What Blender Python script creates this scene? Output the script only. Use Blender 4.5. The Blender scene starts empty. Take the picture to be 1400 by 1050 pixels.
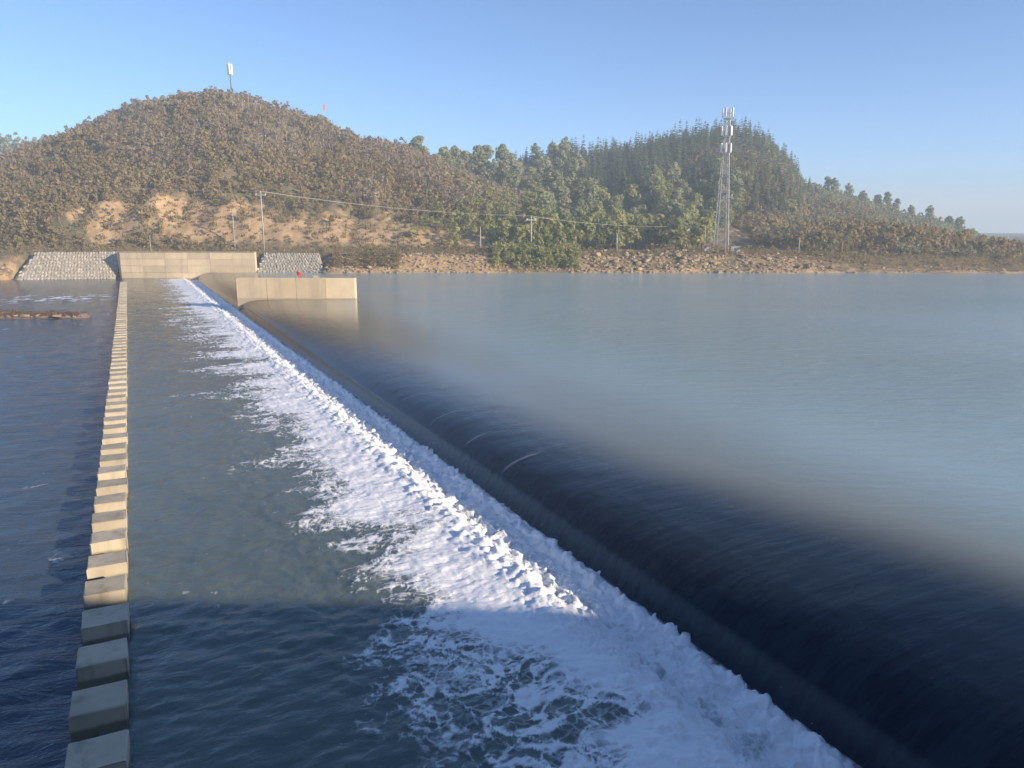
import bpy, bmesh, math, random
import numpy as np
from mathutils import Vector, Matrix

# ------------------------------------------------------------------ camera, sky, sun, exposure
S = bpy.context.scene
C = S.collection
ZC = 7.9                                   # camera above the tail pool (z = 0); lake level z = 1
PITCH = math.atan(213 / 1050)
cam_d = bpy.data.cameras.new('camera'); cam = bpy.data.objects.new('camera', cam_d); C.objects.link(cam)
cam_d.sensor_width = 36; cam_d.lens = 27.0; cam_d.clip_end = 20000; cam_d.clip_start = .05
cam.location = (0, 0, ZC); cam.rotation_euler = (math.radians(90) - PITCH, 0, 0)
S.camera = cam

SUN_AZ, SUN_EL = math.radians(60), math.radians(16.5)     # az: to the right of straight behind the camera
to_sun = Vector((math.sin(SUN_AZ) * math.cos(SUN_EL), -math.cos(SUN_AZ) * math.cos(SUN_EL), math.sin(SUN_EL)))
sd = bpy.data.lights.new('sun', 'SUN'); sun = bpy.data.objects.new('sun', sd); C.objects.link(sun)
sd.energy = 5.0; sd.angle = math.radians(.5); sd.color = (1.0, .82, .60)
sun.rotation_euler = (-to_sun).to_track_quat('-Z', 'Y').to_euler()
sun.location = (40, -40, 60)

W = bpy.data.worlds.new('World'); S.world = W; W.use_nodes = True
wn, wl = W.node_tree.nodes, W.node_tree.links
bg = wn['Background']; bg.inputs['Strength'].default_value = .135
sky = wn.new('ShaderNodeTexSky'); sky.sky_type = 'NISHITA'; sky.sun_disc = False
sky.sun_elevation = SUN_EL
sky.sun_rotation = math.atan2(to_sun.x, to_sun.y)
sky.air_density = .62; sky.dust_density = .1; sky.ozone_density = 3.7; sky.altitude = 0
tc = wn.new('ShaderNodeTexCoord')
# keep the sky's horizon colour a little way below the horizon
sx = wn.new('ShaderNodeSeparateXYZ'); cx = wn.new('ShaderNodeCombineXYZ'); mx = wn.new('ShaderNodeMath'); mx.operation = 'MAXIMUM'
mx.inputs[1].default_value = .012
wl.new(tc.outputs['Generated'], sx.inputs[0]); wl.new(sx.outputs[0], cx.inputs[0]); wl.new(sx.outputs[1], cx.inputs[1])
wl.new(sx.outputs[2], mx.inputs[0]); wl.new(mx.outputs[0], cx.inputs[2]); wl.new(cx.outputs[0], sky.inputs[0])
# a thin pale cloud bank lying along the horizon
cn = wn.new('ShaderNodeTexNoise'); cn.inputs['Scale'].default_value = 2.2; cn.inputs['Detail'].default_value = 5
cm = wn.new('ShaderNodeMapping'); cm.inputs['Scale'].default_value = (1, 1, 9); cm.inputs['Location'].default_value = (.35, .2, 0)
wl.new(tc.outputs['Generated'], cm.inputs[0]); wl.new(cm.outputs[0], cn.inputs['Vector'])
cr = wn.new('ShaderNodeMapRange'); cr.interpolation_type = 'SMOOTHSTEP'; cr.inputs[1].default_value = .055; cr.inputs[2].default_value = .02; wl.new(sx.outputs[2], cr.inputs[0])
cr2 = wn.new('ShaderNodeMapRange'); cr2.interpolation_type = 'SMOOTHSTEP'; cr2.inputs[1].default_value = .32; cr2.inputs[2].default_value = .52; wl.new(cn.outputs['Fac'], cr2.inputs[0])
cmul = wn.new('ShaderNodeMath'); cmul.operation = 'MULTIPLY'; wl.new(cr.outputs[0], cmul.inputs[0]); wl.new(cr2.outputs[0], cmul.inputs[1])
cmix = wn.new('ShaderNodeMix'); cmix.data_type = 'RGBA'; cmix.inputs[7].default_value = (4.6, 4.8, 5.3, 1)
wl.new(cmul.outputs[0], cmix.inputs[0]); wl.new(sky.outputs[0], cmix.inputs[6]); wl.new(cmix.outputs[2], bg.inputs[0])

S.view_settings.view_transform = 'Standard'; S.view_settings.look = 'None'
S.view_settings.exposure = 0.78; S.view_settings.gamma = 1; S.view_settings.use_curve_mapping = False
S.render.engine = 'CYCLES'
S.cycles.use_denoising = True
S.cycles.volume_max_steps = 64; S.cycles.volume_bounces = 0
S.cycles.max_bounces = 6; S.cycles.diffuse_bounces = 3; S.cycles.glossy_bounces = 3; S.cycles.transparent_max_bounces = 6

rnd = random.Random(7); nr = np.random.default_rng(11)

# ------------------------------------------------------------------ helpers
PSI = math.radians(26.2)
NV = np.array((math.cos(PSI), math.sin(PSI))); DV = np.array((-math.sin(PSI), math.cos(PSI)))
def nt2uv(n, t): return n * NV[0] + t * DV[0], n * NV[1] + t * DV[1]

def perlin(x, y, seed=0):
    x = np.asarray(x, float); y = np.asarray(y, float)
    xi = np.floor(x).astype(np.int64); yi = np.floor(y).astype(np.int64); fx = x - xi; fy = y - yi
    def g(ix, iy):
        h = (ix * 374761393 + iy * 668265263 + seed * 1442695041) & 0xffffffff
        h = ((h ^ (h >> 13)) * 1274126177) & 0xffffffff
        a = ((h ^ (h >> 16)) & 0xffff) * (2 * math.pi / 65536)
        return np.cos(a), np.sin(a)
    def s(t): return t * t * t * (t * (t * 6 - 15) + 10)
    u, v = s(fx), s(fy)
    def d(ix, iy, dx, dy):
        a, b = g(ix, iy); return a * dx + b * dy
    a = d(xi, yi, fx, fy); b = d(xi + 1, yi, fx - 1, fy); c = d(xi, yi + 1, fx, fy - 1); e = d(xi + 1, yi + 1, fx - 1, fy - 1)
    return ((a * (1 - u) + b * u) * (1 - v) + (c * (1 - u) + e * u) * v) * 1.5
def fbm(x, y, oct=4, seed=0, gain=.5):
    r = 0; a = 1
    for k in range(oct):
        r = r + a * perlin(x * 2 ** k + 17.3 * k, y * 2 ** k - 9.1 * k, seed + k); a *= gain
    return r
def sstep(a, b, x):
    t = np.clip((x - a) / (b - a), 0, 1); return t * t * (3 - 2 * t)

def mesh_np(name, V, F, mats=(), attrs=None, smooth=True, face_mat=None):
    V = np.asarray(V, np.float32); F = np.asarray(F, np.int32); k = F.shape[1]
    m = bpy.data.meshes.new(name)
    m.vertices.add(len(V)); m.vertices.foreach_set('co', V.ravel())
    m.loops.add(F.size); m.loops.foreach_set('vertex_index', F.ravel())
    m.polygons.add(len(F)); m.polygons.foreach_set('loop_start', np.arange(0, F.size, k, dtype=np.int32))
    m.update(calc_edges=True)
    for mt in mats: m.materials.append(mt)
    m.polygons.foreach_set('use_smooth', np.full(len(F), smooth))
    if face_mat is not None: m.polygons.foreach_set('material_index', np.asarray(face_mat, np.int32))
    for an, av in (attrs or {}).items():
        a = m.attributes.new(an, 'FLOAT', 'POINT'); a.data.foreach_set('value', np.asarray(av, np.float32))
    m.update()
    return m
def grid_faces(nx, ny):
    i = np.arange(nx * ny).reshape(ny, nx)
    return np.stack([i[:-1, :-1], i[:-1, 1:], i[1:, 1:], i[1:, :-1]], -1).reshape(-1, 4)

def link(name, data, parent=None, loc=None, rz=None, sc=None):
    o = bpy.data.objects.new(name, data); C.objects.link(o)
    if parent is not None: o.parent = parent
    if loc is not None: o.location = loc
    if rz is not None: o.rotation_euler = (0, 0, rz)
    if sc is not None: o.scale = (sc, sc, sc)
    return o
def tag(o, label=None, cat=None, group=None, kind=None):
    for k, v in (('label', label), ('category', cat), ('group', group), ('kind', kind)):
        if v: o[k] = v
    return o
def empty(name, loc, label, cat, group=None, rz=0, sc=None):
    o = bpy.data.objects.new(name, None); C.objects.link(o); o.location = loc; o.rotation_euler = (0, 0, rz)
    if sc: o.scale = (sc,) * 3
    o.empty_display_size = .2
    return tag(o, label, cat, group)
def copy_thing(src, kids, loc, rz=0, sc=1, label=None, group=None):
    r = src.copy(); C.objects.link(r); r.location = loc; r.rotation_euler = (0, 0, rz); r.scale = (sc,) * 3 if not isinstance(sc, tuple) else sc
    if label: r['label'] = label
    if group: r['group'] = group
    for k in kids:
        c = k.copy(); C.objects.link(c); c.parent = r
    return r

class MB:
    """collects boxes, bars and tubes into one mesh"""
    def __init__(s): s.bm = bmesh.new()
    def box(s, c, d, rz=0, bev=0, M=None):
        r = bmesh.ops.create_cube(s.bm, size=1)
        T = Matrix.Translation(c) @ Matrix.Rotation(rz, 4, 'Z') @ Matrix.Diagonal((*d, 1))
        bmesh.ops.transform(s.bm, matrix=T, verts=r['verts'])
        if bev:
            es = list({e for v in r['verts'] for e in v.link_edges})
            bmesh.ops.bevel(s.bm, geom=es, offset=bev, segments=2, affect='EDGES', profile=.6)
        return s
    def tube(s, a, b, ra, rb=None, n=8):
        rb = ra if rb is None else rb
        a, b = Vector(a), Vector(b); d = b - a
        r = bmesh.ops.create_cone(s.bm, cap_ends=True, segments=n, radius1=ra, radius2=rb, depth=d.length)
        T = Matrix.Translation((a + b) / 2) @ d.to_track_quat('Z', 'Y').to_matrix().to_4x4()
        bmesh.ops.transform(s.bm, matrix=T, verts=r['verts']); return s
    def prism(s, pts, y0, y1):
        """pts in (x, z), extruded along y"""
        va = [s.bm.verts.new((x, y0, z)) for x, z in pts]; vb = [s.bm.verts.new((x, y1, z)) for x, z in pts]
        s.bm.faces.new(va); s.bm.faces.new(vb[::-1]); n = len(pts)
        for i in range(n): s.bm.faces.new((va[i], vb[i], vb[(i + 1) % n], va[(i + 1) % n]))
        return s
    def data(s, name, mat, smooth=False):
        bmesh.ops.recalc_face_normals(s.bm, faces=s.bm.faces)
        m = bpy.data.meshes.new(name); s.bm.to_mesh(m); s.bm.free(); m.materials.append(mat)
        if smooth:
            for p in m.polygons: p.use_smooth = True
        return m
    def obj(s, name, mat, parent=None, smooth=False, **k): return link(name, s.data(name, mat, smooth), parent, **k)

# ------------------------------------------------------------------ materials
class NT:
    def __init__(s, name):
        s.m = bpy.data.materials.new(name); s.m.use_nodes = True; s.n = s.m.node_tree.nodes; s.l = s.m.node_tree.links
        s.b = s.n['Principled BSDF']; s.out = s.n['Material Output']
        s.geo = s.n.new('ShaderNodeNewGeometry'); s.pos = s.geo.outputs['Position']
        s.tc = s.n.new('ShaderNodeTexCoord'); s.obj = s.tc.outputs['Object']
    def put(s, sock, v):
        if isinstance(v, bpy.types.NodeSocket): s.l.new(v, sock)
        elif isinstance(v, (tuple, list)): sock.default_value = (*v, 1) if len(v) == 3 and len(sock.default_value) == 4 else v
        else: sock.default_value = v
    def noise(s, scale, detail=4, rough=.55, dist=0, vec=None, stretch=None, rot=0):
        n = s.n.new('ShaderNodeTexNoise'); n.inputs['Scale'].default_value = scale; n.inputs['Detail'].default_value = detail
        n.inputs['Roughness'].default_value = rough; n.inputs['Distortion'].default_value = dist
        v = vec or s.obj
        if stretch:
            mp = s.n.new('ShaderNodeMapping'); mp.vector_type = 'TEXTURE'; mp.inputs['Scale'].default_value = tuple(1 / q for q in stretch); mp.inputs['Rotation'].default_value = (0, 0, rot)
            s.l.new(v, mp.inputs[0]); v = mp.outputs[0]
        s.l.new(v, n.inputs['Vector']); return n.outputs['Fac']
    def math(s, op, a, b=0, c=0):
        n = s.n.new('ShaderNodeMath'); n.operation = op
        for i, v in enumerate((a, b, c)): s.put(n.inputs[i], v)
        return n.outputs[0]
    def ramp(s, f, a, b, lo=0., hi=1.):
        n = s.n.new('ShaderNodeMapRange'); n.interpolation_type = 'SMOOTHSTEP'
        s.put(n.inputs[0], f); n.inputs[1].default_value = a; n.inputs[2].default_value = b; n.inputs[3].default_value = lo; n.inputs[4].default_value = hi
        return n.outputs[0]
    def mix(s, f, a, b):
        n = s.n.new('ShaderNodeMix'); n.data_type = 'RGBA'
        s.put(n.inputs[0], f); s.put(n.inputs[6], a); s.put(n.inputs[7], b); return n.outputs[2]
    def scale(s, col, f):
        n = s.n.new('ShaderNodeVectorMath'); n.operation = 'SCALE'; s.put(n.inputs[0], col); s.put(n.inputs['Scale'], f); return n.outputs[0]
    def attr(s, name):
        n = s.n.new('ShaderNodeAttribute'); n.attribute_name = name; return n.outputs['Fac']
    def orand(s): return s.n.new('ShaderNodeObjectInfo').outputs['Random']
    def bump(s, h, strength, dist=.1, prev=None):
        n = s.n.new('ShaderNodeBump'); s.put(n.inputs['Strength'], strength); s.put(n.inputs['Distance'], dist); s.l.new(h, n.inputs['Height'])
        if prev: s.l.new(prev, n.inputs['Normal'])
        return n.outputs[0]
    def fin(s, col=None, rough=None, normal=None, **k):
        if col is not None: s.put(s.b.inputs['Base Color'], col)
        if rough is not None: s.put(s.b.inputs['Roughness'], rough)
        if normal is not None: s.l.new(normal, s.b.inputs['Normal'])
        for a, v in k.items(): s.put(s.b.inputs[a.replace('_', ' ')], v)
        return s.m

def mat_concrete(name, base, dark, wetz=None, sc=1.0):
    t = NT(name)
    a = t.noise(.9 * sc, 6, .6, vec=t.pos); b = t.noise(14 * sc, 5, .65, vec=t.pos)
    st = t.noise(1.3 * sc, 4, .6, vec=t.pos, stretch=(1, 1, .12))
    col = t.mix(t.ramp(a, .3, .7), base, tuple(x * .86 for x in base))
    col = t.mix(t.ramp(st, .48, .75, 0, .6), col, dark)
    col = t.mix(t.ramp(b, .55, .8, 0, .35), col, tuple(x * .8 for x in base))
    rough = .88
    col = t.scale(col, t.ramp(t.orand(), 0, 1, .86, 1.08))
    if wetz is not None:
        z = t.n.new('ShaderNodeSeparateXYZ'); t.l.new(t.pos, z.inputs[0])
        zz = t.math('ADD', z.outputs[2], t.math('MULTIPLY', t.math('SUBTRACT', a, .5), .12))
        wet = t.ramp(zz, wetz - .03, wetz + .05, 1, 0)
        col = t.mix(wet, col, dark)
    h = t.math('ADD', t.math('MULTIPLY', b, .4), t.noise(70 * sc, 3, .6, vec=t.pos))
    return t.fin(col, rough, t.bump(h, .25, .01), Specular_IOR_Level=.3)

def mat_plain(name, col, rough=.6, metal=0, var=.15, sc=6):
    t = NT(name); a = t.noise(sc, 4, .6)
    return t.fin(t.mix(t.ramp(a, .3, .7), col, tuple(x * (1 - var * 2) for x in col)), rough, None, Metallic=metal)

def mat_leaf(name, a, b, c, rough=.75):
    """tint: 0..1 attribute on the leaves; shifts with each object too"""
    t = NT(name); ti = t.attr('tint'); r = t.orand()
    f = t.math('ADD', t.math('MULTIPLY', ti, .75), t.math('MULTIPLY', r, .25))
    big = t.noise(.045, 4, .6, vec=t.pos)
    col = t.mix(t.ramp(f, .15, .55), a, b); col = t.mix(t.ramp(f, .55, .95), col, c)
    col = t.mix(t.ramp(big, .45, .6, 0, .55), col, b); big2 = t.noise(.09, 4, .6, vec=t.pos, stretch=(1, 1, .6)); col = t.mix(t.ramp(big2, .5, .62, 0, .5), col, c)
    m = t.fin(col, rough, None, Specular_IOR_Level=.15)
    tr = t.n.new('ShaderNodeBsdfTranslucent'); t.l.new(col, tr.inputs[0])
    ms = t.n.new('ShaderNodeMixShader'); ms.inputs[0].default_value = .45
    t.l.new(t.b.outputs[0], ms.inputs[1]); t.l.new(tr.outputs[0], ms.inputs[2]); t.l.new(ms.outputs[0], t.out.inputs[0])
    return m

M_conc = mat_concrete('pale_concrete', (.73, .59, .395), (.44, .36, .255), wetz=.12, sc=.7)
M_conc_pier = mat_concrete('pier_concrete', (.73, .59, .395), (.44, .36, .255), wetz=1.1, sc=.7)
M_block = mat_concrete('block_concrete', (.56, .49, .37), (.21, .19, .13), wetz=.12, sc=2)
M_weir = mat_concrete('weir_concrete', (.09, .09, .08), (.04, .045, .04))
M_bankwall = mat_concrete('bank_concrete', (.4, .37, .32), (.2, .19, .17), sc=.8)
M_steel = mat_plain('galvanised_steel', (.43, .44, .45), .5, .3)
M_white = mat_plain('white_plastic', (.82, .82, .82), .45, 0, .04)
M_pole = mat_plain('pole_concrete', (.46, .43, .38), .85)
M_wire = mat_plain('wire', (.66, .6, .5), .6)
M_red = mat_plain('red_cloth', (.62, .07, .05), .8)
M_bark = mat_plain('bark', (.11, .085, .06), .9)
M_shed = mat_plain('white_metal', (.5, .48, .44), .6)

def mat_stone(name, a, b, c):
    t = NT(name); n1 = t.noise(.8, 4, .6, vec=t.pos); n2 = t.noise(9, 5, .65, vec=t.pos); ti = t.attr('tint'); r = t.orand()
    f = t.math('FRACT', t.math('ADD', ti, r))
    col = t.mix(t.ramp(f, .1, .9), a, b); col = t.mix(t.ramp(n2, .5, .75, 0, .7), col, c); col = t.mix(t.ramp(n1, .5, .8, 0, .5), col, c)
    return t.fin(col, .9, t.bump(n2, .5, .05), Specular_IOR_Level=.25)
M_rock = mat_stone('tan_rock', (.44, .34, .22), (.30, .22, .14), (.2, .15, .1))
M_graystone = mat_stone('grey_pitching_stone', (.54, .49, .41), (.38, .35, .29), (.22, .20, .15))
M_mortar = mat_plain('mortar', (.42, .375, .30), .95)

def mat_ground():
    t = NT('hill_soil'); soil = t.attr('soil')
    n1 = t.noise(.07, 5, .6, vec=t.pos); n2 = t.noise(.6, 6, .65, vec=t.pos); n3 = t.noise(4, 4, .6, vec=t.pos)
    st = t.noise(.5, 5, .6, vec=t.pos, stretch=(1, 1, .25))
    brown = t.mix(t.ramp(n2, .35, .65), (.2, .15, .085), (.27, .21, .125))
    brown = t.mix(t.ramp(n1, .45, .65), brown, (.15, .15, .075))
    tan = t.mix(t.ramp(st, .35, .65), (.60, .42, .225), (.42, .28, .15))
    tan = t.mix(t.ramp(n3, .5, .8, 0, .5), tan, (.22, .16, .1))
    f = t.ramp(t.math('ADD', soil, t.math('MULTIPLY', t.math('SUBTRACT', n2, .5), .9)), .35, .6)
    return t.fin(t.mix(f, brown, tan), .95, t.bump(t.math('ADD', n3, n2), .6, .25), Specular_IOR_Level=.1)
M_ground = mat_ground()

# water ------------------------------------------------------------
def foam_over(t, water_col, water_rough, nrm):
    """white foam laid over a water colour where the vertex attribute 'foam' says so, broken up by fine noise"""
    fo = t.attr('foam')
    fine = t.noise(5.5, 7, .68, .8, vec=t.pos, stretch=(.5, 1.35, 1), rot=PSI); vo = t.n.new('ShaderNodeTexVoronoi'); vo.feature = 'DISTANCE_TO_EDGE'; vo.inputs['Scale'].default_value = 3.2
    mp = t.n.new('ShaderNodeVectorMath'); mp.operation = 'ADD'
    ns = t.n.new('ShaderNodeTexNoise'); ns.inputs['Scale'].default_value = 1.6; ns.inputs['Detail'].default_value = 5
    t.l.new(t.pos, ns.inputs['Vector']); sc = t.n.new('ShaderNodeVectorMath'); sc.operation = 'SCALE'; sc.inputs['Scale'].default_value = 1.1
    t.l.new(ns.outputs['Color'], sc.inputs[0]); t.l.new(t.pos, mp.inputs[0]); t.l.new(sc.outputs[0], mp.inputs[1]); t.l.new(mp.outputs[0], vo.inputs['Vector'])
    cell = t.ramp(vo.outputs['Distance'], .0, .2, .22, -.10)
    v = t.math('ADD', fo, t.math('MULTIPLY', t.math('SUBTRACT', fine, .5), .85))
    edge = t.ramp(fo, .02, .25)
    v = t.math('ADD', v, t.math('MULTIPLY', cell, edge))
    f = t.ramp(v, .16, 1.0)
    col = t.mix(f, water_col, (.90, .92, .94))
    rough = t.mix(f, (water_rough,) * 3, (.75,) * 3)
    return f, col, rough, fine

def mat_pool():
    t = NT('tail_pool_water')
    a = t.noise(1.3, 5, .6, .4, vec=t.pos, stretch=(.6, 1.3, 1), rot=PSI); b = t.noise(.25, 4, .55, vec=t.pos)
    c2 = t.noise(6, 4, .6, .3, vec=t.pos)
    h = t.math('ADD', t.math('MULTIPLY', a, 1.0), t.math('MULTIPLY', c2, .25))
    nrm = t.bump(h, .55, .09)
    base = t.mix(t.ramp(b, .35, .65), (.105, .14, .13), (.122, .152, .14))
    base = t.mix(t.math('MULTIPLY', t.attr('aerated'), .9), base, (.42, .48, .5))
    f, col, rough, fine = foam_over(t, base, .09, nrm)
    fb = t.bump(t.math('MULTIPLY', fine, f), .5, .07, nrm)
    return t.fin(col, rough, fb, IOR=1.33)
M_pool = mat_pool()

def mat_river():
    t = NT('lower_river_water')
    a = t.noise(1.1, 6, .62, .5, vec=t.pos, stretch=(.6, 1.4, 1), rot=.2); c2 = t.noise(5, 4, .6, .3, vec=t.pos)
    h = t.math('ADD', a, t.math('MULTIPLY', c2, .25))
    nrm = t.bump(h, .7, .12)
    f, col, rough, fine = foam_over(t, (.046, .070, .098), .1, nrm)
    return t.fin(col, rough, nrm, IOR=1.33)
M_river = mat_river()

def mat_lake():
    t = NT('lake_water')
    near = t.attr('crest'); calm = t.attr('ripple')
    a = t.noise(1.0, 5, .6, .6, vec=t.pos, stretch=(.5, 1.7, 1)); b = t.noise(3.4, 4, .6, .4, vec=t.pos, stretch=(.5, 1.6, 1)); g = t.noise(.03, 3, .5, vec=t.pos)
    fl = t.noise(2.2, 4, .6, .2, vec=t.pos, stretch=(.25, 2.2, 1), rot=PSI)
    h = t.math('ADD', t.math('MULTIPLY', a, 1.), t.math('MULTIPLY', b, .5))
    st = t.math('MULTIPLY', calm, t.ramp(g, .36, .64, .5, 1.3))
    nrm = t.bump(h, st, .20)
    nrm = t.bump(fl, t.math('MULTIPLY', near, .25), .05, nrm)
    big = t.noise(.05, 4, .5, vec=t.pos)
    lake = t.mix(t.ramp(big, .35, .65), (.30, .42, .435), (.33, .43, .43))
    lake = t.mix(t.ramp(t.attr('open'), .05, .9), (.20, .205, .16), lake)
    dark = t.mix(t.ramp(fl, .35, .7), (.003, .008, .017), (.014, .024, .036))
    col = t.mix(near, lake, dark)  # dark shallow crest water, plus shade painted in near the camera
    st2 = t.attr('streak'); col = t.mix(t.math('MULTIPLY', st2, t.ramp(fl, .3, .6, .5, 1)), col, (.20, .22, .25))
    fo = t.attr('foam'); fine = t.noise(9, 5, .7, .3, vec=t.pos, stretch=(.2, 1.6, .2), rot=PSI)
    f = t.ramp(t.math('ADD', fo, t.math('MULTIPLY', t.math('SUBTRACT', fine, .5), .9)), .4, .8)
    col = t.mix(f, col, (.88, .9, .92)); rough = t.mix(f, (.13,) * 3, (.75,) * 3)
    t.b.subsurface_method = 'BURLEY'
    t.put(t.b.inputs['Subsurface Weight'], t.math('MULTIPLY', t.math('SUBTRACT', 1, near), .85)); t.put(t.b.inputs['Subsurface Radius'], (1.0, 1.0, 1.0)); t.put(t.b.inputs['Subsurface Scale'], 1.6)
    return t.fin(col, rough, nrm, IOR=1.33)
M_lake = mat_lake()

# ------------------------------------------------------------------ terrain
def tab(x, pts):
    p = np.array(pts, float); return np.interp(x, p[:, 0], p[:, 1])
def px2u(x, v): return (np.asarray(x) - 700.) * v / 1050. * 1.0
def zsky(x, y, v):
    """height at distance v seen at photo position x, y (measured once, to give the ridge its true height)"""
    yc = (525. - y) / 1050.; fw = math.cos(PITCH) + math.sin(PITCH) * yc; up = -math.sin(PITCH) + math.cos(PITCH) * yc
    return ZC + up / fw * v
def usky(x, y, v):
    yc = (525. - y) / 1050.; fw = math.cos(PITCH) + math.sin(PITCH) * yc
    return (x - 700) / 1050. / fw * v
def ridge(pts, v, drop): return [(usky(x, y, v), zsky(x, y, v) - drop) for x, y in pts]
VL, VM, VK, VR = 200., 265., 340., 285.
R_L = [(-400, 10), (-300, 14)] + ridge([(-150, 250), (-60, 236), (20, 220), (60, 203), (100, 181), (150, 155), (210, 135), (262, 126), (330, 124), (380, 142), (440, 158), (500, 183), (560, 203), (600, 216), (650, 238), (700, 260), (740, 285), (775, 316)], VL, 2.2) + [(40, 3.8), (600, 3.8)]
R_M = [(-400, 4), (-60, 18)] + ridge([(560, 226), (640, 222), (700, 212), (760, 211), (800, 205), (850, 200), (900, 188), (950, 174), (1000, 170), (1045, 182), (1078, 206), (1096, 240), (1108, 272), (1120, 302)], VM, 3.2) + [(125, 4), (600, 3)]
R_K = [(-700, 30), (-500, 50)] + ridge([(-300, 175), (-100, 188), (0, 187), (40, 190), (100, 200), (200, 230)], VK, 6) + [(-60, 6), (600, 3)]
R_R = [(-400, 4), (90, 6)] + ridge([(1060, 264), (1118, 267), (1180, 278), (1220, 289), (1270, 304), (1320, 321), (1360, 334), (1400, 336)], VR, .6) + [(260, 1.4), (900, 1.2)]
P_L = [(0, 0), (.03, .03), (.10, .17), (.17, .25), (.3, .36), (.6, .68), (.85, .93), (1, 1), (1.25, .94), (1.8, .6), (3, 0), (9, 0)]
P_M = [(0, 0), (.25, .14), (.6, .58), (.85, .9), (1, 1), (1.3, .9), (2, .4), (3, 0), (9, 0)]
P_R = [(0, 0), (.3, .22), (.7, .7), (1, 1), (1.4, .85), (2.2, .2), (3, 0), (9, 0)]
def bank_u(u): return tab(u, [(-500, 0), (-52, 0), (-44, 0), (38, 0), (60, 1), (500, 1)])
def terrain(u, v, detail=True):
    u = np.asarray(u, float); v = np.asarray(v, float)
    w = fbm(u * .05, v * .0 + 3.1, 3, 5) * 1.4 if detail else 0
    vv = v + w * np.clip((v - 100) / 20, 0, 1) * (1 - np.clip((v - 124) / 4, 0, 1))
    A = tab(vv, [(-9e3, -2), (110, -2), (120.3, .2), (122, 1.05), (126.5, 3.6), (128, 3.85), (134, 4.0), (9e3, 4.0)])
    B = tab(vv, [(-9e3, -2), (110, -2), (120.3, .5), (121.3, 1.05), (125, 1.5), (132, 3.1), (140, 3.4), (9e3, 3.2)])
    k2 = sstep(-80.5, -78.5, u) * (1 - sstep(-32, -29, u))
    A2 = tab(v, [(-9e3, -2), (124.6, -2), (126, 1.2), (128, 3.85), (134, 4.0), (9e3, 4.0)]); A = A * (1 - k2) + A2 * k2
    k = bank_u(u); z = A * (1 - k) + B * k
    far_r = sstep(75, 110, u - (v - 125) * .15)
    z = np.where(v > 119, z * (1 - far_r) + np.minimum(z, tab(v, [(119, 1.0), (122, 1.3), (135, 1.5), (9e3, 1.5)])) * far_r, z)
    L = (tab(u, R_L) - 4) * tab((v - 135) / (VL - 135), P_L)
    um = u * VM / np.clip(v, 150, VM); ur = u * VR / np.clip(v, 165, VR)
    Mh = (tab(um, R_M) - 4) * tab((v - 150) / (VM - 150), P_M)
    K = (tab(u, R_K) - 4) * tab((v - 180) / (VK - 180), P_M)
    R = (tab(ur, R_R) - 1.2) * tab((v - 165) / (VR - 165), P_R)
    # foot of the conifer hill coming forward on the right
    F2 = tab(u, [(40, 0), (60, 3), (74, 4.5), (86, 2), (98, 0)]) * tab(v, [(136, 0), (150, .6), (170, 1), (200, 1), (260, 0)])
    hill = np.maximum.reduce([L, Mh, K, R, F2, np.zeros_like(L)])
    z = z + np.where(v > 134, hill, 0)
    if detail:
        amp = np.clip(hill / 8, 0, 1)
        z = z + amp * (fbm(u * .06, v * .05, 4, 1) * 1.6 + (fbm(u * .22, v * .04, 3, 9)) * np.where((v < 155) & (u < 12), 1.5, .6))
        z = z + np.where(v > 119.5, fbm(u * .35, v * .35, 3, 21) * .22, 0)
    z = np.where(v < 0.15, 6.2, z)
    return z
def spaced(lo, hi, a, b, d, g):
    """coordinates: step d inside [a, b], growing by g outside"""
    m = list(np.arange(a, b + d, d)); s = d; x = m[-1]
    while x < hi: s *= g; x += s; m.append(x)
    s = d; x = a; pre = []
    while x > lo: s *= g; x -= s; pre.append(x)
    return np.array(pre[::-1] + m)
gu = spaced(-420, 640, -145, 175, 1.25, 1.12)
gv = np.unique(np.concatenate([spaced(-190, 1000, 108, 300, 1.25, 1.1)]))
gv = np.sort(np.concatenate([gv[(gv < -1) | (gv > 2)], [-.5, .1, .2, 1.2]]))
U, Vv = np.meshgrid(gu, gv); Z = terrain(U, Vv)
# bare earth: the cut bank, scars on the hills, the rocky shore
def soil_mask(u, v):
    s = np.zeros_like(u)
    for x, y, vv, rx, rv, a in ((160, 285, 143, 5.5, 7, 1.1), (105, 300, 143, 1.6, 4, .8), (245, 275, 146, 7, 5, .9), (330, 300, 145, 8, 9, .85), (455, 305, 143, 8, 8, .75), (530, 300, 144, 7, 9, .8), (600, 320, 141, 10, 5, .5), (1008, 280, 172, 4, 9, .9), (1075, 285, 185, 5, 10, .9), (985, 285, 176, 3, 6, .7), (390, 320, 140, 14, 5, .55), (800, 330, 140, 5, 3, .4)):
        c = usky(x, y, vv); s = np.maximum(s, a * np.exp(-((u - c) / rx) ** 2 - ((v - vv) / rv) ** 2))
    cut = .78 * np.exp(-((v - 141) / 4.5) ** 2) * sstep(-75, -55, u) * (1 - sstep(-4, 8, u))
    shore = np.where((v > 119) & (v < 127.2), np.where((u > -17) & (u < -4), .85, .42), 0.) * (1 - sstep(70, 95, u))
    shore = np.where((u > -1) & (u < 9), shore * .4, shore)
    rshore = .75 * np.exp(-((v - 121.5) / 1.6) ** 2)
    return np.maximum.reduce([s, cut, shore, rshore])
ground = link('ground', mesh_np('ground', np.stack([U, Vv, Z], -1).reshape(-1, 3), grid_faces(len(gu), len(gv)), [M_ground], {'soil': soil_mask(U, Vv).ravel()}))
tag(ground, kind='structure')
def tz(u, v): return float(terrain(np.array([u]), np.array([v]))[0])

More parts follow.
